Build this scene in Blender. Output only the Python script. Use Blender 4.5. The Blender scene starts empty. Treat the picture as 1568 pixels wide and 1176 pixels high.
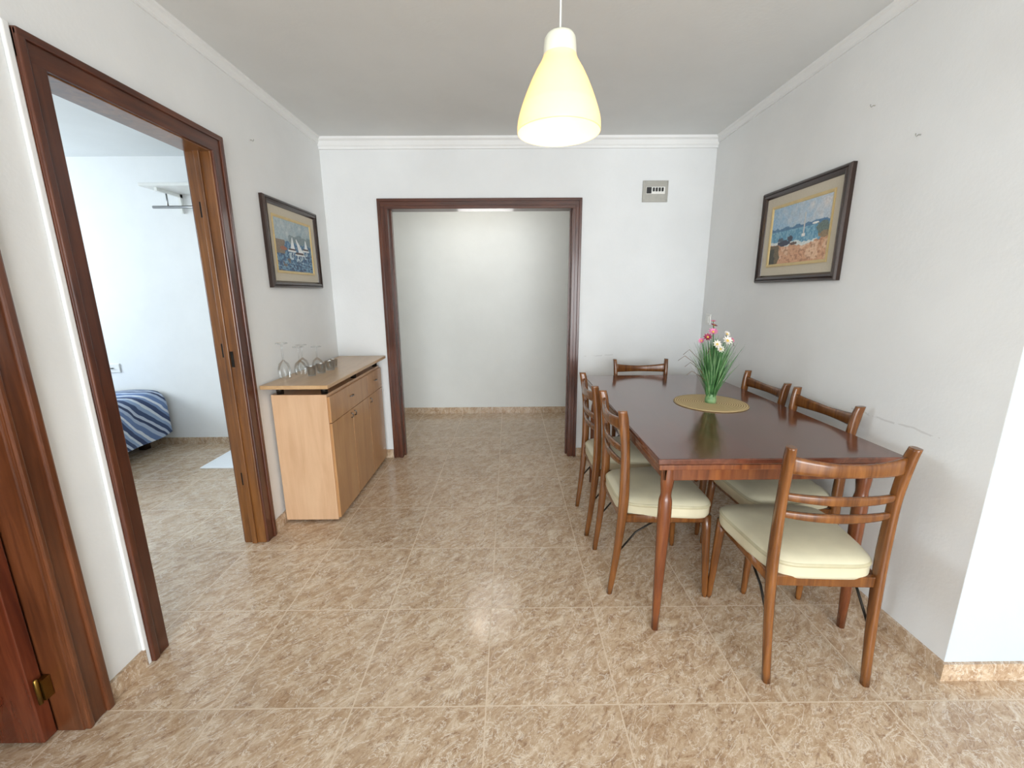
import bpy, bmesh, math, random
import numpy as np
from mathutils import Vector, Matrix
random.seed(7)
S=bpy.context.scene
COL=S.collection
# ------------------------------------------------------------------ dims
XL,XR,D,H=-1.378,1.540,3.379,2.463
WT=0.10
YC=1.242           # y of the outer corner of right wall
HB=4.70            # hall far wall
TX,TY,TS=-0.0876,1.1579,0.45
# ------------------------------------------------------------------ material helpers
def s2l(c):
    return tuple(((x/255.)/12.92 if x/255.<=0.04045 else ((x/255.+0.055)/1.055)**2.4) for x in c)+(1.0,)
def newmat(name):
    m=bpy.data.materials.new(name);m.use_nodes=True
    nt=m.node_tree
    b=nt.nodes['Principled BSDF']
    return m,nt,b
def N(nt,t,**k):
    n=nt.nodes.new(t)
    for a,b in k.items(): setattr(n,a,b)
    return n
def math_(nt,op,a,b=None,clamp=False):
    n=N(nt,'ShaderNodeMath',operation=op,use_clamp=clamp)
    for i,x in enumerate((a,b)):
        if x is None: continue
        if isinstance(x,(int,float)): n.inputs[i].default_value=x
        else: nt.links.new(x,n.inputs[i])
    return n.outputs[0]
def ramp(nt,fac,stops):
    r=N(nt,'ShaderNodeValToRGB')
    e=r.color_ramp.elements
    while len(e)<len(stops): e.new(0.5)
    for el,(p,c) in zip(e,stops):
        el.position=p; el.color=c
    nt.links.new(fac,r.inputs[0]); return r.outputs[0]
def noise(nt,vec,scale,detail=4,rough=.5,dist=0.):
    n=N(nt,'ShaderNodeTexNoise');n.inputs['Scale'].default_value=scale;n.inputs['Detail'].default_value=detail
    n.inputs['Roughness'].default_value=rough;n.inputs['Distortion'].default_value=dist
    nt.links.new(vec,n.inputs['Vector']);return n.outputs['Fac']
def mapping(nt,vec,scale=(1,1,1),rot=(0,0,0),loc=(0,0,0)):
    n=N(nt,'ShaderNodeMapping');n.inputs['Scale'].default_value=scale;n.inputs['Rotation'].default_value=rot;n.inputs['Location'].default_value=loc
    nt.links.new(vec,n.inputs['Vector']);return n.outputs[0]
def mix(nt,f,a,b,bt='MIX'):
    n=N(nt,'ShaderNodeMix',data_type='RGBA',blend_type=bt)
    for s,x in (('Factor',f),('A',a),('B',b)):
        sock=[i for i in n.inputs if i.name==s and (i.type=='VALUE' if s=='Factor' else i.type=='RGBA')][0]
        if isinstance(x,(int,float,tuple)): sock.default_value=x
        else: nt.links.new(x,sock)
    return [o for o in n.outputs if o.type=='RGBA'][0]
def bump(nt,b,h,strength,dist=.002):
    n=N(nt,'ShaderNodeBump');n.inputs['Strength'].default_value=strength;n.inputs['Distance'].default_value=dist
    nt.links.new(h,n.inputs['Height']);nt.links.new(n.outputs[0],b.inputs['Normal'])
def oc(nt): return N(nt,'ShaderNodeTexCoord').outputs['Object']
def plain(name,c,rough=.5,metal=0.,var=.06,scale=30,spec=.5,coat=0,bumps=0):
    m,nt,b=newmat(name); c=s2l(c)
    v=oc(nt); f=noise(nt,v,scale,4)
    d=tuple(x*(1-var*2) for x in c[:3])+(1,)
    nt.links.new(ramp(nt,f,[(.3,d),(.7,c)]),b.inputs['Base Color'])
    b.inputs['Roughness'].default_value=rough;b.inputs['Metallic'].default_value=metal
    b.inputs['Specular IOR Level'].default_value=spec
    b.inputs['Coat Weight'].default_value=coat
    if bumps: bump(nt,b,f,bumps)
    return m
def wood(name,dark,mid,light,axis='z',rough=.3,scale=1.,coat=.3,stretch=14):
    m,nt,b=newmat(name)
    sc={'x':(1,stretch,stretch),'y':(stretch,1,stretch),'z':(stretch,stretch,1)}[axis]
    v=mapping(nt,oc(nt),scale=tuple(s*scale for s in sc))
    f=noise(nt,v,2.2,6,.6,.8)
    f2=noise(nt,mapping(nt,oc(nt),scale=(3,3,3)),1.5,2)
    ff=math_(nt,'ADD',math_(nt,'MULTIPLY',f,.75),math_(nt,'MULTIPLY',f2,.25))
    nt.links.new(ramp(nt,ff,[(.3,s2l(dark)),(.5,s2l(mid)),(.7,s2l(light))]),b.inputs['Base Color'])
    b.inputs['Roughness'].default_value=rough
    b.inputs['Coat Weight'].default_value=coat;b.inputs['Coat Roughness'].default_value=.12
    bump(nt,b,f,.08)
    return m
# floor / skirting marble tile
def tile_mat(name,grout=True,tint=1.):
    m,nt,b=newmat(name)
    v=oc(nt)
    sx=N(nt,'ShaderNodeSeparateXYZ');nt.links.new(v,sx.inputs[0])
    u=math_(nt,'DIVIDE',math_(nt,'SUBTRACT',sx.outputs[0],TX),TS)
    w=math_(nt,'DIVIDE',math_(nt,'SUBTRACT',sx.outputs[1],TY),TS)
    cu=math_(nt,'FLOOR',u);cw=math_(nt,'FLOOR',w)
    cb=N(nt,'ShaderNodeCombineXYZ');nt.links.new(cu,cb.inputs[0]);nt.links.new(cw,cb.inputs[1])
    wn=N(nt,'ShaderNodeTexWhiteNoise',noise_dimensions='2D');nt.links.new(cb.outputs[0],wn.inputs['Vector'])
    off=N(nt,'ShaderNodeVectorMath',operation='SCALE');nt.links.new(wn.outputs['Color'],off.inputs[0]);off.inputs['Scale'].default_value=20
    ad=N(nt,'ShaderNodeVectorMath',operation='ADD');nt.links.new(v,ad.inputs[0]);nt.links.new(off.outputs[0],ad.inputs[1])
    vv=mapping(nt,ad.outputs[0],rot=(0,0,-.75))
    vv=mapping(nt,vv,scale=(1.0,1.9,1.0))
    n1=noise(nt,vv,11,7,.72,1.0)
    n2=noise(nt,vv,28,6,.7,1.2)
    n3=noise(nt,vv,8,5,.6,1.8)
    n4=noise(nt,vv,17,4,.6,2.2)
    base=ramp(nt,n1,[(.30,s2l((154,116,84))),(.44,s2l((182,148,114))),(.56,s2l((200,171,140))),(.70,s2l((223,203,178)))])
    fleck=ramp(nt,n2,[(.36,(1,1,1,1)),(.46,(0,0,0,1))])
    c=mix(nt,math_(nt,'MULTIPLY',fleck,.64),base,s2l((132,90,62)))
    rid=math_(nt,'ABSOLUTE',math_(nt,'SUBTRACT',n3,.5))
    vein=ramp(nt,rid,[(.0,(1,1,1,1)),(.020,(0,0,0,1))])
    c=mix(nt,math_(nt,'MULTIPLY',vein,.75),c,s2l((236,225,208)))
    rid2=math_(nt,'ABSOLUTE',math_(nt,'SUBTRACT',n4,.52))
    vein2=ramp(nt,rid2,[(.0,(1,1,1,1)),(.018,(0,0,0,1))])
    c=mix(nt,math_(nt,'MULTIPLY',vein2,.50),c,s2l((232,217,198)))
    pt=math_(nt,'ADD',math_(nt,'MULTIPLY',wn.outputs['Value'],.08),.95*tint)
    hs=N(nt,'ShaderNodeHueSaturation');hs.inputs['Saturation'].default_value=.90;hs.inputs['Hue'].default_value=.504
    nt.links.new(pt,hs.inputs['Value']);nt.links.new(c,hs.inputs['Color']);c=hs.outputs[0]
    b.inputs['Roughness'].default_value=.16
    if grout:
        fu=math_(nt,'FRACT',u);fw=math_(nt,'FRACT',w)
        du=math_(nt,'MINIMUM',fu,math_(nt,'SUBTRACT',1.,fu));dw=math_(nt,'MINIMUM',fw,math_(nt,'SUBTRACT',1.,fw))
        dd=math_(nt,'MINIMUM',du,dw)
        g=math_(nt,'LESS_THAN',dd,.0055)
        c=mix(nt,math_(nt,'MULTIPLY',g,.8),c,s2l((212,194,170)))
        nt.links.new(math_(nt,'ADD',math_(nt,'MULTIPLY',g,.4),math_(nt,'ADD',.08,math_(nt,'MULTIPLY',n1,.13))),b.inputs['Roughness'])
        bump(nt,b,math_(nt,'SUBTRACT',1.,g),.3,.001)
    nt.links.new(c,b.inputs['Base Color'])
    b.inputs['Specular IOR Level'].default_value=.5
    return m
def wall_mat(name,c,scuff=None):
    """scuff: (along axis index, centre, half length, z) rub marks left by chair backs"""
    m,nt,b=newmat(name);c=s2l(c)
    v=oc(nt)
    f=noise(nt,v,3,5,.6);f2=noise(nt,v,60,4,.6)
    d=tuple(x*.96 for x in c[:3])+(1,)
    col=ramp(nt,f,[(.35,d),(.65,c)])
    if scuff:
        ax,cn,hl,zz=scuff
        sx=N(nt,'ShaderNodeSeparateXYZ');nt.links.new(v,sx.inputs[0])
        zc=math_(nt,'ADD',math_(nt,'MULTIPLY',math_(nt,'SUBTRACT',noise(nt,v,9,3),.5),.04),zz)
        dz=math_(nt,'ABSOLUTE',math_(nt,'SUBTRACT',sx.outputs[2],zc))
        inz=math_(nt,'LESS_THAN',dz,.004)
        dy=math_(nt,'ABSOLUTE',math_(nt,'SUBTRACT',sx.outputs[ax],cn))
        iny=math_(nt,'LESS_THAN',dy,hl)
        k=math_(nt,'MULTIPLY',math_(nt,'MULTIPLY',inz,iny),math_(nt,'GREATER_THAN',noise(nt,v,30,3),.47))
        col=mix(nt,math_(nt,'MULTIPLY',k,.20),col,s2l((120,112,100)))
    nt.links.new(col,b.inputs['Base Color']);b.inputs['Roughness'].default_value=.75
    b.inputs['Specular IOR Level'].default_value=.25
    bump(nt,b,math_(nt,'ADD',f2,math_(nt,'MULTIPLY',f,2)),.20,.003)
    return m
M={}
M['floor']=tile_mat('marble_floor_tile')
M['skirt']=tile_mat('marble_skirting',grout=False,tint=.96)
WC=(234,235,234)
M['wall']=wall_mat('white_wall_paint',WC)
M['wallB']=wall_mat('white_wall_paint_back',(229,231,231),(0,.72,.12,.86))
M['wallR']=wall_mat('white_wall_paint_scuffed',WC,(1,1.62,.20,.845))
M['wallC']=wall_mat('white_wall_paint_shaded',(198,208,219))  # return wall: shade put into the colour, darker and bluer against strong window light
M['ceil']=wall_mat('ceiling_paint',(223,225,224))
M['hallwall']=wall_mat('hall_wall_paint',(228,230,227))
M['trimw']=wall_mat('white_plaster_trim',(236,237,236))
M['casing']=wood('mahogany_casing',(54,26,15),(80,41,25),(104,58,35),'z',.3,1.,.15)
M['casing_y']=wood('mahogany_casing_y',(54,26,15),(80,41,25),(104,58,35),'y',.3,1.,.15)
M['casing_x']=wood('mahogany_casing_x',(54,26,15),(80,41,25),(104,58,35),'x',.3,1.,.15)
M['casing1']=wood('near_casing_brown',(64,32,17),(92,50,27),(118,68,39),'z',.28)
M['jamb']=wood('jamb_brown',(78,46,20),(116,72,33),(142,94,48),'z',.3)
M['door']=wood('door_mahogany',(70,28,15),(94,42,24),(116,58,34),'z',.25)
M['chair']=wood('chair_wood',(72,39,16),(112,67,29),(144,91,43),'z',.25,1.2)
M['tabletop']=wood('table_top_mahogany',(64,33,22),(90,49,34),(110,64,45),'y',.13,.8,.4)
M['tablewood']=wood('table_leg_wood',(76,37,17),(108,57,28),(136,79,39),'z',.25)
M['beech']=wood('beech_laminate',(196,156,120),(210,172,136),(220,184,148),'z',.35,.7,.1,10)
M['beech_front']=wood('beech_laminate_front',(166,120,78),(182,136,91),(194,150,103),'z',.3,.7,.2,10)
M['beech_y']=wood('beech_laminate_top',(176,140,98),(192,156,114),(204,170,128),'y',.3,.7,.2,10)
M['vinyl']=plain('cream_vinyl',(216,209,180),.38,var=.05,scale=12,bumps=.05)
M['vinylp']=plain('cream_vinyl_piping',(188,180,148),.4)
M['steel']=plain('brushed_steel',(150,150,150),.3,1.)
M['dark']=plain('dark_plastic',(35,33,32),.4)
M['darkmetal']=plain('dark_metal',(50,46,42),.35,.8)
M['brass']=plain('brass',(150,120,60),.35,1.)
M['white']=plain('white_plastic',(235,235,230),.35,var=.02)
M['beige_plate']=plain('metal_plate',(176,174,166),.35,.3)
M['frame']=wood('dark_frame_wood',(30,18,12),(44,26,18),(60,36,24),'z',.25)
M['mat']=plain('picture_linen_mat',(206,197,178),.8,var=.04,scale=200)
M['gilt']=plain('gilt',(214,190,136),.4,.15)
M['linen']=plain('rug_white',(244,246,248),.9,var=.02,scale=80)
def glass_mat():
    # thin-walled glass: fresnel mix of clear transparency and gloss
    m,nt,b=newmat('clear_glass');out=nt.nodes['Material Output']
    t=N(nt,'ShaderNodeBsdfTransparent');t.inputs[0].default_value=(.97,.98,.98,1)
    g=N(nt,'ShaderNodeBsdfGlossy');g.inputs['Roughness'].default_value=.12
    lw=N(nt,'ShaderNodeLayerWeight');lw.inputs[0].default_value=.32
    mx=N(nt,'ShaderNodeMixShader');nt.links.new(math_(nt,'MULTIPLY',lw.outputs['Fresnel'],.6,True),mx.inputs[0]);nt.links.new(t.outputs[0],mx.inputs[1]);nt.links.new(g.outputs[0],mx.inputs[2])
    nt.links.new(mx.outputs[0],out.inputs['Surface'])
    return m
M['glass']=glass_mat()
def straw_mat():
    m,nt,b=newmat('woven_straw')
    v=oc(nt)
    w=N(nt,'ShaderNodeTexWave',wave_type='RINGS',rings_direction='Z');w.inputs['Scale'].default_value=28;w.inputs['Distortion'].default_value=.6;w.inputs['Detail'].default_value=2
    nt.links.new(v,w.inputs['Vector'])
    nt.links.new(ramp(nt,w.outputs['Fac'],[(0.1,s2l((150,124,82))),(.6,s2l((204,182,136)))]),b.inputs['Base Color'])
    b.inputs['Roughness'].default_value=.8;bump(nt,b,w.outputs['Fac'],.3)
    return m
M['straw']=straw_mat()
def stripe_mat():
    m,nt,b=newmat('striped_bedspread')
    v=oc(nt)
    sx=N(nt,'ShaderNodeSeparateXYZ');nt.links.new(v,sx.inputs[0])
    f=math_(nt,'FRACT',math_(nt,'MULTIPLY',math_(nt,'ADD',math_(nt,'ADD',sx.outputs[1],math_(nt,'MULTIPLY',sx.outputs[2],.9)),math_(nt,'MULTIPLY',noise(nt,v,3,3),.12)),2.6))
    c=[(0,(66,82,116)),(.12,(146,166,196)),(.22,(206,214,222)),(.30,(60,74,108)),(.44,(122,144,180)),(.52,(214,220,228)),(.6,(104,126,166)),(.74,(170,184,206)),(.84,(56,68,100)),(.92,(186,196,212))]
    r=N(nt,'ShaderNodeValToRGB');r.color_ramp.interpolation='CONSTANT'
    e=r.color_ramp.elements
    while len(e)<len(c): e.new(.5)
    for el,(p,k) in zip(e,c): el.position=p;el.color=s2l(k)
    nt.links.new(f,r.inputs[0]);nt.links.new(r.outputs[0],b.inputs['Base Color'])
    b.inputs['Roughness'].default_value=.9
    return m
M['stripe']=stripe_mat()
def shade_mat(name,glow,body=(250,244,222)):
    m,nt,b=newmat(name)
    out=nt.nodes['Material Output']
    b.inputs['Base Color'].default_value=s2l(body);b.inputs['Roughness'].default_value=.35
    tr=N(nt,'ShaderNodeBsdfTranslucent');tr.inputs['Color'].default_value=s2l((255,230,158))
    mx=N(nt,'ShaderNodeMixShader');mx.inputs[0].default_value=.38
    nt.links.new(b.outputs[0],mx.inputs[1]);nt.links.new(tr.outputs[0],mx.inputs[2])
    # faint glow of the lit plastic, warmer where the bulb sits
    em=N(nt,'ShaderNodeEmission')
    sx=N(nt,'ShaderNodeSeparateXYZ');nt.links.new(oc(nt),sx.inputs[0])
    nt.links.new(ramp(nt,math_(nt,'MULTIPLY',sx.outputs[2],3.6),[(0,s2l((240,220,160))),(.22,s2l((240,220,160))),(.25,s2l((255,222,120))),(.72,s2l((255,220,130)))]),em.inputs[0])
    em.inputs[1].default_value=glow
    ad=N(nt,'ShaderNodeAddShader');nt.links.new(mx.outputs[0],ad.inputs[0]);nt.links.new(em.outputs[0],ad.inputs[1])
    nt.links.new(ad.outputs[0],out.inputs['Surface'])
    return m
M['shade']=shade_mat('lamp_shade_plastic',.20)
M['shadecap']=plain('lamp_cap_plastic',(232,232,214),.35,var=.01)
def emis(name,c,s):
    m,nt,b=newmat(name)
    b.inputs['Base Color'].default_value=s2l(c);b.inputs['Emission Color'].default_value=s2l(c);b.inputs['Emission Strength'].default_value=s
    return m
M['bulb']=emis('bulb_glow',(255,226,160),3)
M['hallbulb']=emis('hall_lamp_glow',(255,244,226),30)
# ------------------------------------------------------------------ mesh helpers
class B:
    """accumulates geometry in one mesh with material slots"""
    def __init__(s): s.bm=bmesh.new(); s.mats=[]
    def mi(s,mat):
        m=M[mat]
        if m not in s.mats: s.mats.append(m)
        return s.mats.index(m)
    def box(s,x0,x1,y0,y1,z0,z1,mat,bev=0):
        i=s.mi(mat)
        vs=[s.bm.verts.new((x,y,z)) for z in (z0,z1) for y in (y0,y1) for x in (x0,x1)]
        fs=[]
        for q in ((0,2,3,1),(4,5,7,6),(0,1,5,4),(2,6,7,3),(0,4,6,2),(1,3,7,5)):
            f=s.bm.faces.new([vs[k] for k in q]);f.material_index=i;fs.append(f)
        if bev>0:
            es=list({e for f in fs for e in f.edges})
            r=bmesh.ops.bevel(s.bm,geom=es,offset=bev,segments=2,affect='EDGES',profile=.5)
            for f in r['faces']: f.material_index=i
        return s
    def loft(s,secs,mat,n=12,pw=2.6,smooth=True,cap=True):
        """secs: (center, a vec, b vec)"""
        i=s.mi(mat);rings=[]
        for c,a,b in secs:
            c,a,b=Vector(c),Vector(a),Vector(b);ring=[]
            for k in range(n):
                t=2*math.pi*k/n+math.pi/n
                ct,st=math.cos(t),math.sin(t)
                p=c+a*math.copysign(abs(ct)**(2/pw),ct)+b*math.copysign(abs(st)**(2/pw),st)
                ring.append(s.bm.verts.new(p))
            rings.append(ring)
        for r0,r1 in zip(rings,rings[1:]):
            for k in range(n):
                f=s.bm.faces.new((r0[k],r0[(k+1)%n],r1[(k+1)%n],r1[k]));f.material_index=i;f.smooth=smooth
        if cap:
            f=s.bm.faces.new(list(reversed(rings[0])));f.material_index=i
            f=s.bm.faces.new(rings[-1]);f.material_index=i
        return s
    def lathe(s,prof,mat,n=32,c=(0,0,0),smooth=True):
        """prof: (r,z)"""
        i=s.mi(mat);rings=[]
        for r,z in prof:
            if r<1e-6: rings.append([s.bm.verts.new((c[0],c[1],c[2]+z))])
            else: rings.append([s.bm.verts.new((c[0]+r*math.cos(2*math.pi*k/n),c[1]+r*math.sin(2*math.pi*k/n),c[2]+z)) for k in range(n)])
        for r0,r1 in zip(rings,rings[1:]):
            for k in range(n):
                q=[]
                if len(r0)==1 and len(r1)==1: continue
                if len(r0)==1: q=(r0[0],r1[(k+1)%n],r1[k])
                elif len(r1)==1: q=(r0[k],r0[(k+1)%n],r1[0])
                else: q=(r0[k],r0[(k+1)%n],r1[(k+1)%n],r1[k])
                f=s.bm.faces.new(q);f.material_index=i;f.smooth=smooth
        return s
    def tube(s,pts,r,mat,n=8):
        pts=[Vector(p) for p in pts];secs=[]
        for k,p in enumerate(pts):
            d=(pts[min(k+1,len(pts)-1)]-pts[max(k-1,0)]).normalized()
            ref=Vector((0,0,1)) if abs(d.z)<.9 else Vector((0,1,0))
            a=d.cross(ref).normalized();b=d.cross(a).normalized()
            rr=r[k] if isinstance(r,(list,tuple)) else r
            secs.append((p,a*rr,b*rr))
        return s.loft(secs,mat,n,2.0)
    def mesh(s,name,norm=True):
        if norm: bmesh.ops.recalc_face_normals(s.bm,faces=s.bm.faces)
        me=bpy.data.meshes.new(name);s.bm.to_mesh(me);s.bm.free()
        for m in s.mats: me.materials.append(m)
        return me
    def obj(s,name,parent=None,loc=(0,0,0),rz=0,norm=True):
        o=bpy.data.objects.new(name,s.mesh(name,norm));COL.objects.link(o)
        o.location=loc;o.rotation_euler[2]=rz
        if parent: o.parent=parent
        return o
def empty(name,loc=(0,0,0),rz=0):
    e=bpy.data.objects.new(name,None);COL.objects.link(e);e.location=loc;e.rotation_euler[2]=rz;e.empty_display_size=.1
    return e
def inst(name,mesh,parent):
    o=bpy.data.objects.new(name,mesh);COL.objects.link(o);o.parent=parent;return o
def cr(pts,n=6):
    """catmull-rom resample of tuples"""
    P=[np.array(p,float) for p in pts];P=[2*P[0]-P[1]]+P+[2*P[-1]-P[-2]];out=[]
    for i in range(1,len(P)-2):
        for k in range(n):
            t=k/n
            out.append(.5*((2*P[i])+(-P[i-1]+P[i+1])*t+(2*P[i-1]-5*P[i]+4*P[i+1]-P[i+2])*t*t+(-P[i-1]+3*P[i]-3*P[i+1]+P[i+2])*t**3))
    out.append(P[-2]);return out
# ------------------------------------------------------------------ ROOM SHELL
X0,X1=XL-WT,XL
DH=2.025
D1a,D1b=.30,1.12      # door 1 rough opening
D2a,D2b=1.40,2.155    # door 2 rough opening
YR=-3.2               # rear wall
B().box(-5.1,4.3,YR-.2,5.0,-.1,0,'floor').obj('floor')
B().box(-5.1,4.3,YR-.2,5.0,H,H+.1,'ceil').obj('ceiling')
w=B()
w.box(X0,X1,YR,D1a,0,H,'wall').box(X0,X1,D1a,D1b,DH+.02,H,'wall').box(X0,X1,D1b,D2a,0,H,'wall').box(X0,X1,D2a,D2b,DH,H,'wall').box(X0,X1,D2b,D,0,H,'wall')
w.obj('wall_left')
DXa,DXb=-.925,.505
w=B();w.box(X0,DXa,D,D+WT,0,H,'wallB').box(DXa,DXb,D,D+WT,1.995,H,'wallB').box(DXb,XR+WT,D,D+WT,0,H,'wallB');w.obj('wall_back')
B().box(XR,XR+.12,YC+.0008,D,0,H,'wallR').obj('wall_right')
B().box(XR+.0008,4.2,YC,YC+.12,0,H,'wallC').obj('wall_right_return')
B().box(4.2,4.3,YR,YC+.12,0,H,'wall').obj('wall_far_right')
# rear wall with balcony window openings
w=B();w.box(-1.48,-1.1,YR-.15,YR,0,H,'wall').box(2.5,4.3,YR-.15,YR,0,H,'wall').box(-1.1,2.5,YR-.15,YR,2.2,H,'wall').box(-1.1,2.5,YR-.15,YR,0,.12,'wall');w.obj('wall_rear')
w=B()
for a in (-1.1,.08,1.26,2.44): w.box(a,a+.06,YR-.1,YR-.04,.12,2.2,'white')
w.box(-1.1,2.5,YR-.1,YR-.04,.12,.18,'white').box(-1.1,2.5,YR-.1,YR-.04,2.14,2.2,'white');w.obj('window_1')
# hall
B().box(-1.48,2.6,HB,HB+.1,0,H,'hallwall').obj('wall_hall_back')
B().box(-1.48,-1.40,D+WT,HB,0,H,'hallwall').obj('wall_hall_left')
B().box(2.5,2.6,D,HB,0,H,'hallwall').obj('wall_hall_right')
# bedroom + side room
B().box(-5.0,X0,3.76,3.86,0,H,'wall').obj('wall_bedroom_back')
w=B();w.box(-5.1,-5.0,YR,1.7,0,H,'wall').box(-5.1,-5.0,3.2,3.86,0,H,'wall').box(-5.1,-5.0,1.7,3.2,0,.9,'wall').box(-5.1,-5.0,1.7,3.2,2.15,H,'wall');w.obj('wall_bedroom_left')
w=B()
for a in (1.7,2.42,3.14): w.box(-5.07,-5.03,a,a+.06,.9,2.15,'white')
w.box(-5.07,-5.03,1.7,3.2,.9,.96,'white').box(-5.07,-5.03,1.7,3.2,2.09,2.15,'white');w.obj('window_2')
B().box(-5.0,X0,1.22,1.30,0,H,'wall').obj('wall_partition')
B().box(-5.0,X0,YR-.1,YR,0,H,'wall').obj('wall_side_room')
# baseboards
bt,bh=.012,.07
b=B();b.box(X1,X1+bt,1.185,1.335,0,bh,'skirt').box(X1,X1+bt,2.22,D,0,bh,'skirt').box(X1,X1+bt,YR,.2,0,bh,'skirt');b.obj('baseboard_left')
b=B();b.box(X1,-.985,D-bt,D,0,bh,'skirt').box(.56,XR,D-bt,D,0,bh,'skirt');b.obj('baseboard_back')
B().box(XR-bt,XR,YC,D,0,bh,'skirt').obj('baseboard_right')
B().box(XR-bt,4.2,YC-bt,YC,0,bh,'skirt').obj('baseboard_right_return')
B().box(-1.40,2.5,HB-bt,HB,0,bh,'skirt').obj('baseboard_hall')
B().box(-5.0,X0,3.76-bt,3.76,0,bh-.01,'skirt').obj('baseboard_bedroom')
# cornice: stepped cove along ceiling
def cornice(name,p0,p1,nrm,k_=1.):
    p0,p1,nrm=Vector(p0),Vector(p1),Vector(nrm)
    prof=[(0,0),(.0,-.072),(.012,-.072),(.014,-.058),(.022,-.05),(.034,-.024),(.05,-.014),(.055,0)]
    prof=[(a*k_,z*k_) for a,z in prof]
    b=B();i=b.mi('trimw' if k_==1 else 'wall');rs=[]
    for p in (p0,p1): rs.append([b.bm.verts.new(p+nrm*a+Vector((0,0,z))) for a,z in prof])
    n=len(prof)
    for k in range(n): b.bm.faces.new((rs[0][k],rs[0][(k+1)%n],rs[1][(k+1)%n],rs[1][k]))
    b.bm.faces.new(rs[0]);b.bm.faces.new(rs[1]);b.obj(name)
cornice('trim_1',(X1,D,H),(XR,D,H),(0,-1,0))
cornice('trim_2',(X1,YR,H),(X1,D,H),(1,0,0),.6)
cornice('trim_3',(XR,YC,H),(XR,D,H),(-1,0,0),.6)
cornice('trim_4',(XR,YC,H),(4.2,YC,H),(0,-1,0),.6)
# ------------------------------------------------------------------ DOOR CASINGS
def cas_prof_z(b,x0,x1,y0,y1,z0,z1,mat): b.box(x0,x1,y0,y1,z0,z1,mat,.004)
b=B()
yo=D
for (xa,xb,s) in ((-.98,-.905,1),(.485,.555,-1)):
    cas_prof_z(b,xa,xb,yo-.016,yo,0,2.052,'casing')
    q=xa if s>0 else xb
    e=s*.022
    b.box(min(q,q+e),max(q,q+e),yo-.024,yo-.014,0,2.052,'casing',.003)
    q2=xb if s>0 else xa
    b.box(min(q2,q2-s*.026),max(q2,q2-s*.026),yo-.022,yo-.014,0,1.98,'casing',.003)
cas_prof_z(b,-.98,.555,yo-.0165,yo,1.985,2.052,'casing_x')
b.box(-.98,.555,yo-.0245,yo-.014,2.03,2.052,'casing_x',.003)
b.box(-.93,.51,yo-.0225,yo-.014,1.978,2.002,'casing_x',.003)
b.box(-.93,-.905,yo-.01,yo+WT+.012,0,1.985,'casing',.002).box(.485,.51,yo-.01,yo+WT+.012,0,1.985,'casing',.002).box(-.93,.51,yo-.01,yo+WT+.012,1.98,2.0,'casing_x',.002)
b.box(-.905,-.893,yo+.04,yo+.08,0,1.98,'casing').box(.473,.485,yo+.04,yo+.08,0,1.98,'casing')
b.obj('door_frame_hall')
# bedroom doorway in left wall
b=B();xo=X1
b.box(xo,xo+.018,1.350,1.425,0,2.09,'casing',.004).box(xo,xo+.018,2.135,2.212,0,2.09,'casing',.004)
b.box(xo,xo+.0185,1.35,2.212,2.012,2.092,'casing_y',.004)
b.box(xo+.014,xo+.026,1.350,1.374,0,2.09,'casing',.004).box(xo+.014,xo+.026,2.188,2.212,0,2.09,'casing',.004).box(xo+.014,xo+.0265,1.35,2.212,2.068,2.092,'casing_y',.004)
b.box(X0-.012,xo+.006,1.40,1.428,0,2.015,'jamb',.003).box(X0-.012,xo+.006,2.132,2.157,0,2.015,'jamb',.003).box(X0-.012,xo+.006,1.40,2.157,2.008,2.028,'jamb',.003)
b.box(X0+.035,X0+.06,2.120,2.134,0,2.01,'jamb',.002).box(X0+.035,X0+.06,1.426,1.44,0,2.01,'jamb',.002)
b.box(X0-.018,X0,1.35,1.425,0,2.09,'casing',.004).box(X0-.018,X0,2.135,2.212,0,2.09,'casing',.004).box(X0-.018,X0,1.35,2.212,2.012,2.09,'casing_y',.004)
for z in (.35,1.05,1.72): # hinge leaves left on the jamb
    b.box(X0+.022,X0+.034,2.129,2.134,z,z+.07,'darkmetal')
b.box(X0+.062,X0+.076,2.128,2.134,1.0,1.08,'darkmetal')
b.obj('door_frame_bedroom')
B().box(X1,X1+.012,1.330,1.350,0,2.10,'trimw',.004).obj('trim_5')
# door 1 (near left) - frame and open leaf
b=B()
b.box(xo,xo+.02,1.095,1.180,0,2.10,'casing1',.005).box(xo+.014,xo+.03,1.155,1.180,0,2.10,'casing1',.006).box(xo+.012,xo+.026,1.095,1.112,0,2.1,'casing1',.005)
b.box(xo,xo+.02,.24,.325,0,2.10,'casing1',.005).box(xo,xo+.0205,.24,1.18,2.02,2.10,'casing_y',.005)
b.box(X0-.012,xo+.008,1.092,1.122,0,2.04,'casing1',.003).box(X0-.012,xo+.008,.298,.325,0,2.04,'casing1',.003).box(X0-.012,xo+.008,.3,1.12,2.02,2.045,'casing_y',.003)
b.obj('door_frame_side')
d=B()
d.box(-2.19,-1.448,1.048,1.086,.008,2.01,'door',.003)
for z0,z1 in ((.15,.95),(1.1,1.9)):
    for xa in (-2.08,-1.79):
        d.box(xa,xa+.25,1.040,1.05,z0,z1,'door',.008)
for z in (.15,1.0,1.8):
    d.box(-1.450,-1.428,1.066,1.09,z,z+.07,'brass'); d.lathe([(0,0),(.006,0),(.006,.08),(.004,.086),(0,.088)],'brass',10,(-1.438,1.060,z-.005))
d.obj('door_1')
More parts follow.
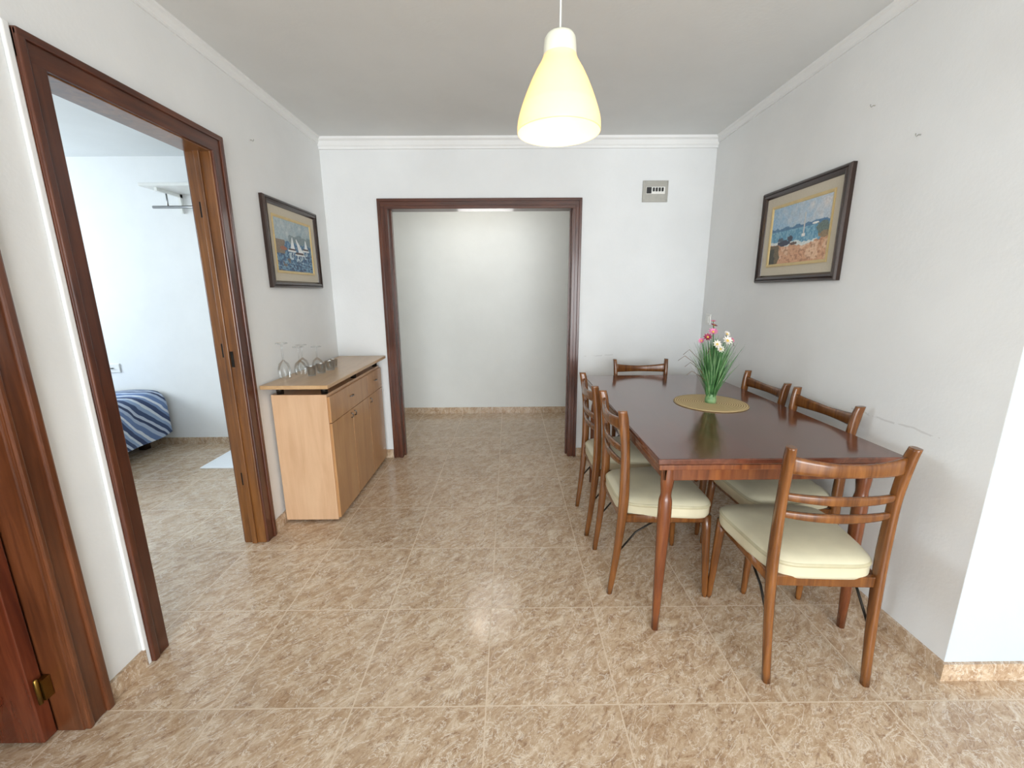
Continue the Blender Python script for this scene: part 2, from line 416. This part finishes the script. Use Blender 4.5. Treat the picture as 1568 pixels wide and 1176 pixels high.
# ------------------------------------------------------------------ CHAIR
def chair_meshes():
    out={}
    b=B()
    for s in (-1,1):
        pts=cr([(.170,-.245,0,.0125,.0125),(.175,-.222,.2,.0135,.016),(.179,-.205,.42,.0145,.021),(.180,-.203,.55,.0145,.021),(.181,-.208,.70,.0135,.019),(.185,-.222,.83,.013,.021),(.189,-.232,.882,.012,.019)],5)
        b.loft([((s*x,y,z),(hx*s,0,0),(0,hy*s*s,0)) for x,y,z,hx,hy in pts],'chair',12,3.0)
    out['back_posts']=b.mesh('chair_back_posts')
    def rail(zc,hz_end,hz_mid,dip,xe,ye,bow,th=.008,arch=0):
        b=B();secs=[]
        for k in range(17):
            t=-1+2*k/16
            x=xe*t;y=ye-bow*(1-t*t)
            hz=hz_mid+(hz_end-hz_mid)*abs(t)**1.6
            z=zc-dip*(1-t*t)
            secs.append(((x,y,z),(0,th,0),(0,0,hz)))
        b.loft(secs,'chair',10,3.5);return b
    out['crest_rail']=rail(.818,.032,.022,.010,.185,-.220,.030,.009).mesh('chair_crest_rail')
    out['slat_upper']=rail(.702,.013,.017,.005,.184,-.208,.028).mesh('chair_slat_upper')
    out['slat_lower']=rail(.637,.012,.016,.005,.183,-.204,.026).mesh('chair_slat_lower')
    b=B()
    for s in (-1,1):
        b.lathe([(0,0),(.0105,0),(.0125,.02),(.0165,.2),(.0195,.34),(.0195,.40),(0,.40)],'chair',14,(0,0,0))
    b.bm.verts.ensure_lookup_table();half=len(b.bm.verts)//2
    for i,vv in enumerate(b.bm.verts):
        s=-1 if i<half else 1
        z=vv.co.z
        vv.co.x+=s*(.185+(.4-z)*.035);vv.co.y+=.165+(.4-z)*.05
    out['front_legs']=b.mesh('chair_front_legs')
    b=B()
    b.box(-.19,.19,.150,.170,.365,.405,'chair',.003).box(-.174,.174,-.212,-.192,.365,.405,'chair',.003)
    for s in (-1,1):
        b.loft([((s*.178,-.205,.385),(.009,0,0),(0,0,.02)),((s*.188,.165,.385),(.009,0,0),(0,0,.02))],'chair',8,4)
        b.tube([(s*.172,-.222,.20),(s*.170,-.14,.31),(s*.17,-.05,.37)],.0045,'darkmetal',6)
    out['seat_frame']=b.mesh('chair_seat_frame')
    def outline(scale=1.,n=48):
        pts=[]
        for k in range(n):
            t=2*math.pi*k/n
            ct,st=math.cos(t),math.sin(t)
            ex=.38
            x=math.copysign(abs(ct)**ex,ct);y=math.copysign(abs(st)**ex,st)
            wd=.200+.024*y
            pts.append((x*wd*scale, -.012+y*.205*scale))
        return pts
    b=B();i=b.mi('vinyl');j=b.mi('vinylp')
    layers=[(.90,.390),(.985,.396),(1.0,.408),(1.0,.440),(1.012,.445),(1.012,.450),(.99,.455),(.95,.464),(.85,.473),(.65,.480),(.4,.484),(.15,.485)]
    rings=[[b.bm.verts.new((x,y,z)) for x,y in outline(s)] for s,z in layers]
    n=48
    for li,(r0,r1) in enumerate(zip(rings,rings[1:])):
        for k in range(n):
            f=b.bm.faces.new((r0[k],r0[(k+1)%n],r1[(k+1)%n],r1[k]));f.smooth=True;f.material_index=j if li in(3,4,5) else i
    b.bm.faces.new(rings[-1]).smooth=True;b.bm.faces.new(list(reversed(rings[0])))
    out['seat']=b.mesh('chair_seat')
    return out
CH=chair_meshes()
def chair(x,y,rz):
    e=empty('dining_chair',(x,y,0),math.radians(rz))
    for k,m in CH.items(): inst(k,m,e)
    return e
chair(1.092,1.474,-3)         # front, facing +y
chair(.700,1.870,-90)         # left near
chair(.680,2.345,-90)         # left far
chair(1.252,1.895,92)         # right near
chair(1.252,2.370,90)         # right far
chair(.962,2.815,180)         # far end
# ------------------------------------------------------------------ TABLE
t=empty('dining_table',(0,0,0))
ta,tb,tc,td,tz=.530,1.425,1.402,2.950,.780
B().box(ta,tb,tc+.0,td,tz-.022,tz,'tabletop',.004).obj('tabletop',t)
b=B();b.box(ta+.006,tb-.006,tc+.004,tc+.30,tz-.044,tz-.024,'tablewood',.003).box(ta+.006,tb-.006,td-.30,td-.004,tz-.044,tz-.024,'tablewood',.003);b.obj('extension_leaves',t)
b=B();b.box(ta+.05,tb-.05,tc+.07,tc+.09,tz-.115,tz-.044,'tablewood',.003).box(ta+.05,tb-.05,td-.09,td-.07,tz-.115,tz-.044,'tablewood',.003)
b.box(ta+.05,ta+.07,tc+.07,td-.07,tz-.115,tz-.022,'tablewood',.003).box(tb-.07,tb-.05,tc+.07,td-.07,tz-.115,tz-.022,'tablewood',.003);b.obj('apron',t)
b=B()
for lx,sx_ in ((ta+.072,-1),(tb-.066,1)):
    for ly,sy_ in ((tc+.092,-1),(td-.092,1)):
        p=cr([(0,.0,.024),(.07,0,.0245),(.12,0,.020),(.16,0,.0255),(.3,0,.023),(.66,0,.0135)],4)
        secs=[]
        for q,_,r in p:
            z=.735-q*(.735/.66)
            k=(.735-z)*.012
            secs.append(((lx+sx_*k,ly+sy_*k,z),(r,0,0),(0,r,0)))
        b.loft(secs,'tablewood',16,2.3)
b.obj('legs',t)
# ------------------------------------------------------------------ PLACEMAT + FLOWERS
FX,FY=1.07,2.165
pm=B();pm.lathe([(0,0),(.176,0),(.184,.002),(.182,.005),(.158,.0045),(0,.0045)],'straw',48);pm.obj('straw_placemat',loc=(FX,FY,tz))
fz=tz+.005
fe=empty('flower_arrangement',(FX,FY,fz))
def leafmat(name,a,b_):
    m,nt,b=newmat(name);nt.links.new(ramp(nt,noise(nt,oc(nt),25,3),[(.3,s2l(a)),(.7,s2l(b_))]),b.inputs['Base Color']);b.inputs['Roughness'].default_value=.5;return m
M['grass']=leafmat('grass_green',(38,84,42),(88,140,80));M['grass2']=leafmat('grass_light',(92,136,88),(156,188,136))
M['pink']=leafmat('petal_pink',(200,80,136),(234,150,190));M['mag']=leafmat('petal_magenta',(120,24,60),(166,44,84))
M['petalw']=leafmat('petal_white',(225,215,205),(245,240,228));M['yell']=leafmat('petal_centre',(200,160,60),(220,190,90));M['twig']=leafmat('twig',(80,56,40),(120,90,60))
b=B();b.lathe([(0,0),(.028,0),(.029,.015),(.025,.04),(.022,.06),(.020,.06),(.023,.04),(.026,.015),(0,.006)],'grass2',20)
b.obj('vase',fe)
b=B()
for k in range(320):
    a=random.uniform(0,2*math.pi);r0=random.uniform(0,.020);sp=random.uniform(.01,.17)*random.uniform(.55,1);hh=random.uniform(.25,.37)-sp*.35
    a2=a+random.uniform(-.3,.3)
    p0=Vector((r0*math.cos(a),r0*math.sin(a),.01));p3=Vector((sp*math.cos(a2),sp*math.sin(a2),hh))
    rr0=r0+sp*.24
    p1=Vector((rr0*math.cos(a),rr0*math.sin(a),hh*.5))
    mt='grass' if random.random()<.7 else 'grass2'
    wd=random.uniform(.0014,.0030);side=Vector((-math.sin(a2),math.cos(a2),0));i=b.mi(mt);prev=None
    if random.random()<.5: side=Vector((1,0,0))
    for q in range(8):
        u=q/7;p=p0*(1-u)**2+p1*2*u*(1-u)+p3*u*u
        ww=wd*(1-u**3)+.0003
        cur=(b.bm.verts.new(p-side*ww),b.bm.verts.new(p+side*ww))
        if prev: f=b.bm.faces.new((prev[0],prev[1],cur[1],cur[0]));f.material_index=i;f.smooth=True
        prev=cur
for a,l,hh in ((3.3,.15,.22),(2.9,.14,.28),(.2,.10,.33),(3.9,.09,.30),(3.1,.17,.25),(3.5,.16,.18)):
    b.tube([(0.01*math.cos(a),.01*math.sin(a),.1),(l*.5*math.cos(a),l*.5*math.sin(a),hh*.8),(l*.9*math.cos(a),l*.9*math.sin(a),hh),(l*1.1*math.cos(a),l*1.1*math.sin(a),hh*.9)],.0013,'twig',5)
b.obj('grass_stems',fe,norm=False)
b=B()
def flower(c,r,mat,n=9,tilt=(0,0)):
    c=Vector(c);R_=Matrix.Rotation(tilt[0],4,'X')@Matrix.Rotation(tilt[1],4,'Y')
    i=b.mi(mat)
    for lay in range(2):
        for k in range(n):
            a=2*math.pi*(k+lay*.5)/n;w_=math.pi/n*.9;rr=r*(1-.3*lay)
            pp=[(0,0,.0),(rr*.6*math.cos(a-w_),rr*.6*math.sin(a-w_),.25*rr+lay*.2*rr),(rr*math.cos(a),rr*math.sin(a),.35*rr+lay*.35*rr),(rr*.6*math.cos(a+w_),rr*.6*math.sin(a+w_),.25*rr+lay*.2*rr)]
            f=b.bm.faces.new([b.bm.verts.new(c+R_@Vector(p)) for p in pp]);f.material_index=i
    m=b.mi('yell');cc=c+R_@Vector((0,0,.15*r))
    vs=bmesh.ops.create_icosphere(b.bm,subdivisions=1,radius=r*.28,matrix=Matrix.Translation(cc))['verts']
    for f in {f for v_ in vs for f in v_.link_faces}: f.material_index=m
    b.tube([c,(c.x*.5,c.y*.5,c.z*.6),(0,0,.05)],.0016,'grass',5)
for (c,r,mt,ti) in [((-.035,-.03,.375),.026,'pink',(.7,-.2)),((-.065,-.04,.350),.024,'mag',(.9,-.3)),((.020,-.07,.335),.028,'petalw',(1.0,.1)),((-.03,-.07,.318),.024,'petalw',(1.1,0)),
    ((.03,-.04,.365),.020,'petalw',(.8,.3)),((-.085,-.02,.330),.018,'pink',(.8,-.6)),((-.02,.0,.405),.020,'mag',(.3,.2)),((-.005,-.06,.292),.022,'petalw',(1.1,0)),((.06,-.04,.335),.016,'pink',(.9,.6)),((-.015,.02,.425),.016,'pink',(.2,0))]:
    flower(c,r,mt,9,ti)
b.obj('blossoms',fe,norm=False)
# ------------------------------------------------------------------ SIDEBOARD
sb=empty('sideboard',(0,0,0))
bx0,bx1,by0,by1,bz=-1.362,-1.047,2.340,3.330,.800
B().box(bx0,bx1,by0,by1,.018,bz,'beech',.002).obj('carcass',sb)
b=B()
for y in (by0+.06,by1-.06):
    for x in (bx0+.05,bx1-.05): b.lathe([(0,0),(.018,0),(.018,.02),(0,.02)],'dark',12,(x,y,0))
b.obj('feet',sb)
b=B()
for k in range(3):
    a=by0+.004+k*(by1-by0-.004)/3;c=by0+(k+1)*(by1-by0-.004)/3
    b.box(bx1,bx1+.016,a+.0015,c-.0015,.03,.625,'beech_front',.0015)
dw=(by1-by0)/3
b.obj('doors',sb)
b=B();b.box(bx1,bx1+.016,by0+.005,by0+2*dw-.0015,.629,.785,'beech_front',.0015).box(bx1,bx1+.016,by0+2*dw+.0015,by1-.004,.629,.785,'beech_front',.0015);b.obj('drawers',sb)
b=B()
for y in (by0+dw*1.0,by0+dw*2.5): b.tube([(bx1+.016,y-.022,.715),(bx1+.028,y-.018,.715),(bx1+.030,y,.715),(bx1+.028,y+.018,.715),(bx1+.016,y+.022,.715)],.0035,'steel',8)
for y in (by0+dw-.03,by0+dw+.03,by0+2*dw+.03): b.tube([(bx1+.016,y,.575),(bx1+.028,y,.578),(bx1+.03,y,.59),(bx1+.028,y,.602),(bx1+.016,y,.605)],.0035,'steel',8)
b.obj('handles',sb)
b=B()
for y in (2.37,2.83,3.29):
    for x in (bx0+.04,bx1-.02): b.lathe([(0,0),(.019,0),(.019,.053),(0,.053)],'darkmetal',16,(x,y,bz))
b.obj('top_spacers',sb)
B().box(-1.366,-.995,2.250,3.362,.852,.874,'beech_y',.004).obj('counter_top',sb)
cz=.8745
def wineglass(x,y,h=.19,inv=True):
    pr=[(0,0),(.032,0),(.033,.003),(.006,.008),(.004,.02),(.004,.085),(.008,.092),(.026,.11),(.034,.135),(.035,.155),(.030,.19)]
    pr=[(r,z*h/.19) for r,z in pr]
    if inv: pr=[(r,h-z) for r,z in pr]
    b=B();b.lathe(pr,'glass',24);b.obj('wine_glass',loc=(x,y,cz))
def tumbler(x,y,r=.033,h=.085):
    b=B();b.lathe([(0,.001),(r*.8,.001),(r,h),(r-.002,h),(r*.8-.002,.008),(0,.007)],'glass',24);b.obj('drinking_glass',loc=(x,y,cz))
wineglass(-1.325,2.45,.210);wineglass(-1.285,2.56,.175);wineglass(-1.315,2.66,.175);wineglass(-1.255,2.73,.155)
tumbler(-1.205,2.53,.028,.06);tumbler(-1.185,2.62,.030,.06);tumbler(-1.175,2.73,.032,.06);tumbler(-1.195,2.83,.03,.055)
# ------------------------------------------------------------------ PICTURES
def vnoise(nx,ny,cell,seed):
    rng=np.random.RandomState(seed);g=rng.rand(ny//cell+3,nx//cell+3)
    y,x=np.mgrid[0:ny,0:nx]/cell;xi=x.astype(int);yi=y.astype(int);fx=x-xi;fy=y-yi;fx=fx*fx*(3-2*fx);fy=fy*fy*(3-2*fy)
    return (g[yi,xi]*(1-fx)+g[yi,xi+1]*fx)*(1-fy)+(g[yi+1,xi]*(1-fx)+g[yi+1,xi+1]*fx)*fy
def canvas_colors(kind,nx,ny):
    C=np.zeros((ny,nx,3));v=np.linspace(0,1,ny)[:,None]*np.ones((1,nx));u=np.linspace(0,1,nx)[None]*np.ones((ny,1))
    a=vnoise(nx,ny,18,1)*.6+vnoise(nx,ny,7,2)*.4;b_=vnoise(nx,ny,4,3)
    e=(a-.5)*.10   # wobble of brushed edges
    def put(mask,col,k=1.):
        C[mask]=C[mask]*(1-k)+np.array(col)*k
    def blob(x,y,rx,ry,col,k=1.): put(((u-x)/rx)**2+((v-y)/ry)**2<1+(b_-.5)*.9,col,k)
    def sail(x,y,w,h,col,lean=0.): put((v>y)&(v<y+h)&(u-x-lean*(v-y)>-w*.15)&(u-x-lean*(v-y)<w*(1-(v-y)/h)),col)
    if kind=='beach':
        s=np.clip(u*.6+a*.7-.2,0,1)
        for i in range(3): C[...,i]=np.array([132,176,208])[i]*(1-s)+np.array([222,214,210])[i]*s
        sea=(v+e<.62);put(sea,(92,148,178));put(sea&(b_>.55),(140,182,198),.7);put(sea&(v>.57),(70,112,150),.8)
        surf=v+e<.42-.10*u;put(surf,(214,222,220))
        sand=v+e<.34-.10*u+.16*np.clip(u-.6,0,1)*2;put(sand,(208,158,122));put(sand&(a>.52),(226,192,160),.8);put(sand&(b_<.3),(168,118,88),.7)
        put((u<.20+e)&(v<.34),(96,84,58),.9);put((u<.12+e)&(v<.28),(52,52,40),.9)
        blob(.26,.36,.12,.05,(44,52,72));blob(.38,.42,.05,.05,(56,60,76));blob(.20,.42,.05,.04,(70,84,100));blob(.44,.33,.06,.025,(90,70,60))
        blob(.90,.50,.10,.10,(96,114,108));blob(.93,.40,.08,.05,(140,120,90))
        put((abs(u-.60)<.010)&(v>.42)&(v<.80),(200,200,198));put((abs(u-.60)<.03)&(v>.42)&(v<.47),(236,236,230))
        blob(.78,.60,.05,.015,(236,236,230))
    else:
        for i in range(3): C[...,i]=np.array([126,152,166])[i]*(1-a)+np.array([188,196,194])[i]*a
        put((v+e<.72)&(v>.5)&(u>.35),(104,122,124),.7)
        sea=v+e<.56;put(sea,(52,96,132));put(sea&(b_>.6),(120,160,182),.7);put((v<.38)&(b_<.34),(30,58,92),.8)
        put((u+e<.22)&(v<.60)&(v>.34),(120,104,84))
        for (x,y,w,h,l) in ((.40,.46,.10,.22,.25),(.62,.40,.13,.26,-.2),(.80,.50,.09,.18,.2)):
            sail(x,y,w,h,(226,230,230),l);put((abs(u-x-.02)<w*.9)&(abs(v-y+.02)<.022),(70,50,46));put((abs(u-x-.02)<w*1.1)&(abs(v-y+.05)<.014),(214,218,218))
            put((abs(u-x)<w*.7)&(v<y-.06)&(v>y-.22)&(b_>.5),(196,208,212),.8)
        put((v<.22)&(abs(np.sin(v*60+u*6))<.25)&(a>.4),(160,188,200),.8)
        put((v<.26)&(u<.35)&(a>.55),(126,100,78),.7);blob(.2,.44,.09,.04,(150,90,60))
    C+= (vnoise(nx,ny,2,9)[...,None]-.5)*26
    return np.clip(C,0,255)
def picture(name,kind,cx,cy,cz_,w_,h_,rz):
    """built in local frame: x along width, -y out of the wall, wall plane y=0"""
    e=empty(name,(cx,cy,cz_),rz)
    def ring(b,w0,h0,w1,h1,y0,y1,mat):
        i=b.mi(mat)
        o=[(-w0,-h0),(w0,-h0),(w0,h0),(-w0,h0)];n=[(-w1,-h1),(w1,-h1),(w1,h1),(-w1,h1)]
        A=[b.bm.verts.new((x,y0,z)) for x,z in o];Bv=[b.bm.verts.new((x,y1,z)) for x,z in n]
        for k in range(4):
            f=b.bm.faces.new((A[k],A[(k+1)%4],Bv[(k+1)%4],Bv[k]));f.material_index=i
    W,Hh=w_/2,h_/2;b=B()
    seq=[(0,-.001),(0,-.020),(.006,-.028),(.012,-.028),(.016,-.024),(.022,-.030),(.032,-.026),(.040,-.016),(.042,-.012)]
    for (a0,y0),(a1,y1) in zip(seq,seq[1:]): ring(b,W-a0,Hh-a0,W-a1,Hh-a1,y0,y1,'frame')
    b.obj('frame',e,norm=False)
    b=B();ring(b,W-.041,Hh-.041,W-.092,Hh-.092,-.013,-.010,'mat');b.obj('mat',e,norm=False)
    b=B()
    for (a0,y0),(a1,y1) in zip([(.088,-.009),(.088,-.015),(.094,-.016),(.102,-.012),(.104,-.009)],[(.088,-.015),(.094,-.016),(.102,-.012),(.104,-.009),(.105,-.008)]): ring(b,W-a0,Hh-a0,W-a1,Hh-a1,y0,y1,'gilt')
    b.obj('gilt_liner',e,norm=False)
    nx,ny=180,124;C=canvas_colors(kind,nx,ny)/255.;C=np.where(C<=.04045,C/12.92,((C+.055)/1.055)**2.4)
    iw,ih=W-.10,Hh-.10
    vs=[(-iw+2*iw*i/(nx-1),-.0095,-ih+2*ih*j/(ny-1)) for j in range(ny) for i in range(nx)]
    fs=[(j*nx+i,j*nx+i+1,(j+1)*nx+i+1,(j+1)*nx+i) for j in range(ny-1) for i in range(nx-1)]
    me=bpy.data.meshes.new('canvas');me.from_pydata(vs,[],fs)
    at=me.color_attributes.new('Col','FLOAT_COLOR','POINT')
    at.data.foreach_set('color',np.concatenate([C.reshape(-1,3),np.ones((nx*ny,1))],1).astype(np.float32).ravel())
    if 'canvas' not in M:
        m,nt,bb=newmat('oil_paint');a_=N(nt,'ShaderNodeVertexColor');a_.layer_name='Col';nt.links.new(a_.outputs[0],bb.inputs['Base Color']);bb.inputs['Roughness'].default_value=.4
        bump(nt,bb,noise(nt,oc(nt),90,4),.3,.001);M['canvas']=m
    me.materials.append(M['canvas']);o=bpy.data.objects.new('canvas',me);COL.objects.link(o);o.parent=e
    return e
picture('framed_seascape_painting','sea',XL,2.83,1.655,.66,.51,math.radians(90))
picture('framed_beach_painting','beach',XR,2.335,1.665,.66,.51,math.radians(-90))
# ------------------------------------------------------------------ wall fittings
b=B();b.box(1.005,1.195,D-.012,D,2.02,2.17,'beige_plate',.003)
b.box(1.03,1.17,D-.018,D-.010,2.075,2.125,'white',.002)
b.box(1.032,1.068,D-.021,D-.016,2.078,2.122,'dark',.001)
for x in (1.084,1.106,1.128,1.150): b.box(x-.007,x+.007,D-.026,D-.016,2.092,2.118,'dark',.002)
for x in (1.016,1.184):
    for z in (2.032,2.158): b.lathe([(0,0),(.004,0),(.003,.003),(0,.003)],'steel',8,(x,D-.014,z))
b.obj('fuse_box_panel')
b=B();b.box(XR-.010,XR,3.225,3.305,1.11,1.19,'white',.003).box(XR-.014,XR-.008,3.245,3.285,1.125,1.175,'white',.002);b.obj('light_switch')
def hook(x,y,z,nx,nm='wall_hook'):
    b=B();b.tube([(0,0,0),(nx*.008,0,0),(nx*.014,0,-.006),(nx*.018,0,-.003),(nx*.019,0,.004)],.0018,'beige_plate',6);b.lathe([(0,-.001),(.004,-.001),(.004,.001),(0,.001)],'beige_plate',8,(nx*.003,0,0));b.obj(nm,loc=(x,y,z))
hook(XR,1.72,1.93,-1);hook(XR,1.96,2.12,-1);hook(X1,2.49,2.17,1)
# ------------------------------------------------------------------ PENDANT LAMP
lx,ly,lz=.165,1.50,1.872
pl=empty('pendant_lamp',(lx,ly,lz))
prof=cr([(.134,-.004),(.131,.03),(.117,.075),(.095,.128),(.076,.166),(.058,.196),(.0515,.212)],5)
b=B();outer=[(float(r),float(z)) for r,z in prof]
inner=[(r-.002,z) for r,z in reversed(outer)]
b.lathe(list(reversed(outer))+[(.132,-.006)]+list(reversed(inner)),'shade',48);b.obj('shade',pl)
b=B();b.lathe([(.045,.206),(.0505,.208),(.0515,.214),(.0505,.235),(.048,.258),(.042,.268),(.012,.272),(0,.272)],'shadecap',40);b.obj('cap',pl)
b=B();b.lathe([(0,.271),(.016,.271),(.016,.20),(.019,.19),(.019,.165),(0,.165)],'white',16);b.obj('socket',pl)
b=B();b.lathe([(0,.055),(.018,.06),(.029,.08),(.030,.1),(.022,.13),(.014,.15),(.013,.165),(0,.165)],'bulb',16);b.obj('bulb',pl)
b=B();b.tube([(0,0,.27),(0,0,H-lz-.02)],.003,'white',8);b.obj('cord',pl)
b=B();b.lathe([(0,H-lz),(.045,H-lz),(.045,H-lz-.02),(.02,H-lz-.045),(0,H-lz-.045)],'white',24);b.obj('ceiling_rose',pl)
# hall ceiling lamp
b=B();b.lathe([(0,0),(.06,0),(.06,-.03),(0,-.03)],'white',24).lathe([(0,-.12),(.03,-.115),(.045,-.08),(.04,-.04),(.02,-.03)],'hallbulb',24);b.obj('hall_ceiling_lamp',loc=(-.36,4.15,H))
# ------------------------------------------------------------------ BEDROOM
bed=empty('bed',(0,0,0))
B().box(-4.95,-3.22,2.76,3.70,.12,.34,'frame',.01).obj('bed_base',bed)
b=B()
for x in (-4.85,-3.30):
    for y in (2.82,3.62): b.box(x-.03,x+.03,y-.03,y+.03,0,.12,'frame')
b.obj('bed_legs',bed)
b=B();i=b.mi('stripe')
def drape(px,py):
    L=1.74;x=-4.95+min(px,L)
    over=max(0,px-L)
    r=.09
    z=.51
    if over>0:
        if over<r*1.57:
            a=over/r;x+=r*math.sin(a);z-=r*(1-math.cos(a))
        else: x+=r+.022*math.sin(py*16)+.02*(over);z-=r+(over-r*1.57)
    y=py
    ya=2.76
    if y<ya+.05:
        o=ya+.05-y
        if o<r*1.57: a=o/r;y=ya+.05-r*math.sin(a);z-=r*(1-math.cos(a))
        else: y=ya+.05-r;z-=r+(o-r*1.57)
    z+=.010*math.sin(px*9+py*5)+.008*math.sin(py*14)
    return (x,y,max(z,.07+.02*math.sin(py*20)))
G=[[b.bm.verts.new(drape(2.18*k/59,2.40+1.32*j/49)) for k in range(60)] for j in range(50)]
for j in range(49):
    for k in range(59):
        f=b.bm.faces.new((G[j][k],G[j][k+1],G[j+1][k+1],G[j+1][k]));f.smooth=True;f.material_index=i
b.obj('bedspread',bed)
B().box(-4.93,-3.22,2.80,3.70,.34,.49,'linen',.04).obj('mattress',bed)
B().box(-2.48,-1.75,3.16,3.68,0,.012,'linen',.004).obj('bedside_rug')
b=B();b.box(-2.80,-1.70,3.45,3.76,2.17,2.192,'white',.003)
for x in (-2.72,-1.80): b.box(x,x+.02,3.50,3.76,2.145,2.17,'white').box(x,x+.02,3.735,3.76,2.02,2.17,'white')
b.tube([(-2.83,3.60,2.045),(-1.70,3.60,2.045)],.011,'steel',10).tube([(-2.71,3.60,2.045),(-2.71,3.60,2.15)],.006,'steel').tube([(-1.79,3.60,2.045),(-1.79,3.60,2.15)],.006,'steel')
b.obj('wall_shelf_with_rail')
b=B();b.box(-3.64,-3.50,3.748,3.76,.68,.76,'white',.003).lathe([(0,0),(.018,0),(.018,.004),(0,.004)],'dark',16,(-3.57,3.746,.718));b.obj('wall_socket')
# ------------------------------------------------------------------ LIGHTS
def area(name,loc,rot,sx_,sy_,p,c):
    l=bpy.data.lights.new(name,'AREA');l.shape='RECTANGLE';l.size=sx_;l.size_y=sy_;l.energy=p;l.color=c
    o=bpy.data.objects.new(name,l);COL.objects.link(o);o.location=loc;o.rotation_euler=rot;return o
area('daylight_window_1',(.7,YR-.25,1.2),(math.radians(90),0,0),3.5,2.0,300,(.92,.965,1.))
area('daylight_window_2',(-5.2,2.45,1.5),(math.radians(90),0,math.radians(-90)),1.5,1.25,95,(.79,.905,1.))
def point(name,loc,p,c,r=.03):
    l=bpy.data.lights.new(name,'POINT');l.energy=p;l.color=c;l.shadow_soft_size=r
    o=bpy.data.objects.new(name,l);COL.objects.link(o);o.location=loc;return o
point('pendant_light',(lx,ly,lz+.04),1.7,(1.,.82,.5),.03)
point('hall_light',(-.2,3.95,H-.5),7.5,(1.,.99,.97),.28)
wd=bpy.data.worlds.new('world');S.world=wd;wd.use_nodes=True
nt=wd.node_tree;bg=nt.nodes['Background']
sky=nt.nodes.new('ShaderNodeTexSky')
try: sky.sky_type='HOSEK_WILKIE'
except Exception: pass
nt.links.new(sky.outputs[0],bg.inputs[0]);bg.inputs[1].default_value=.6
# ------------------------------------------------------------------ CAMERA
f_,pitch,yaw,roll,h_=644.5108,.2147,-.0061,-.0063,1.3651
cy_,sy_=math.cos(yaw),math.sin(yaw)
F=Vector((-sy_*math.cos(pitch),cy_*math.cos(pitch),-math.sin(pitch)));R=Vector((cy_,sy_,0));U=R.cross(F)
c_,s_=math.cos(roll),math.sin(roll);R,U=R*c_+U*s_,U*c_-R*s_
cam=bpy.data.cameras.new('camera');co=bpy.data.objects.new('camera',cam);COL.objects.link(co)
cam.sensor_width=36;cam.lens=36*f_/1568;cam.clip_start=.02
mw=Matrix(((R.x,U.x,-F.x,0),(R.y,U.y,-F.y,0),(R.z,U.z,-F.z,h_),(0,0,0,1)))
co.matrix_world=mw
S.camera=co
S.view_settings.view_transform='Standard'
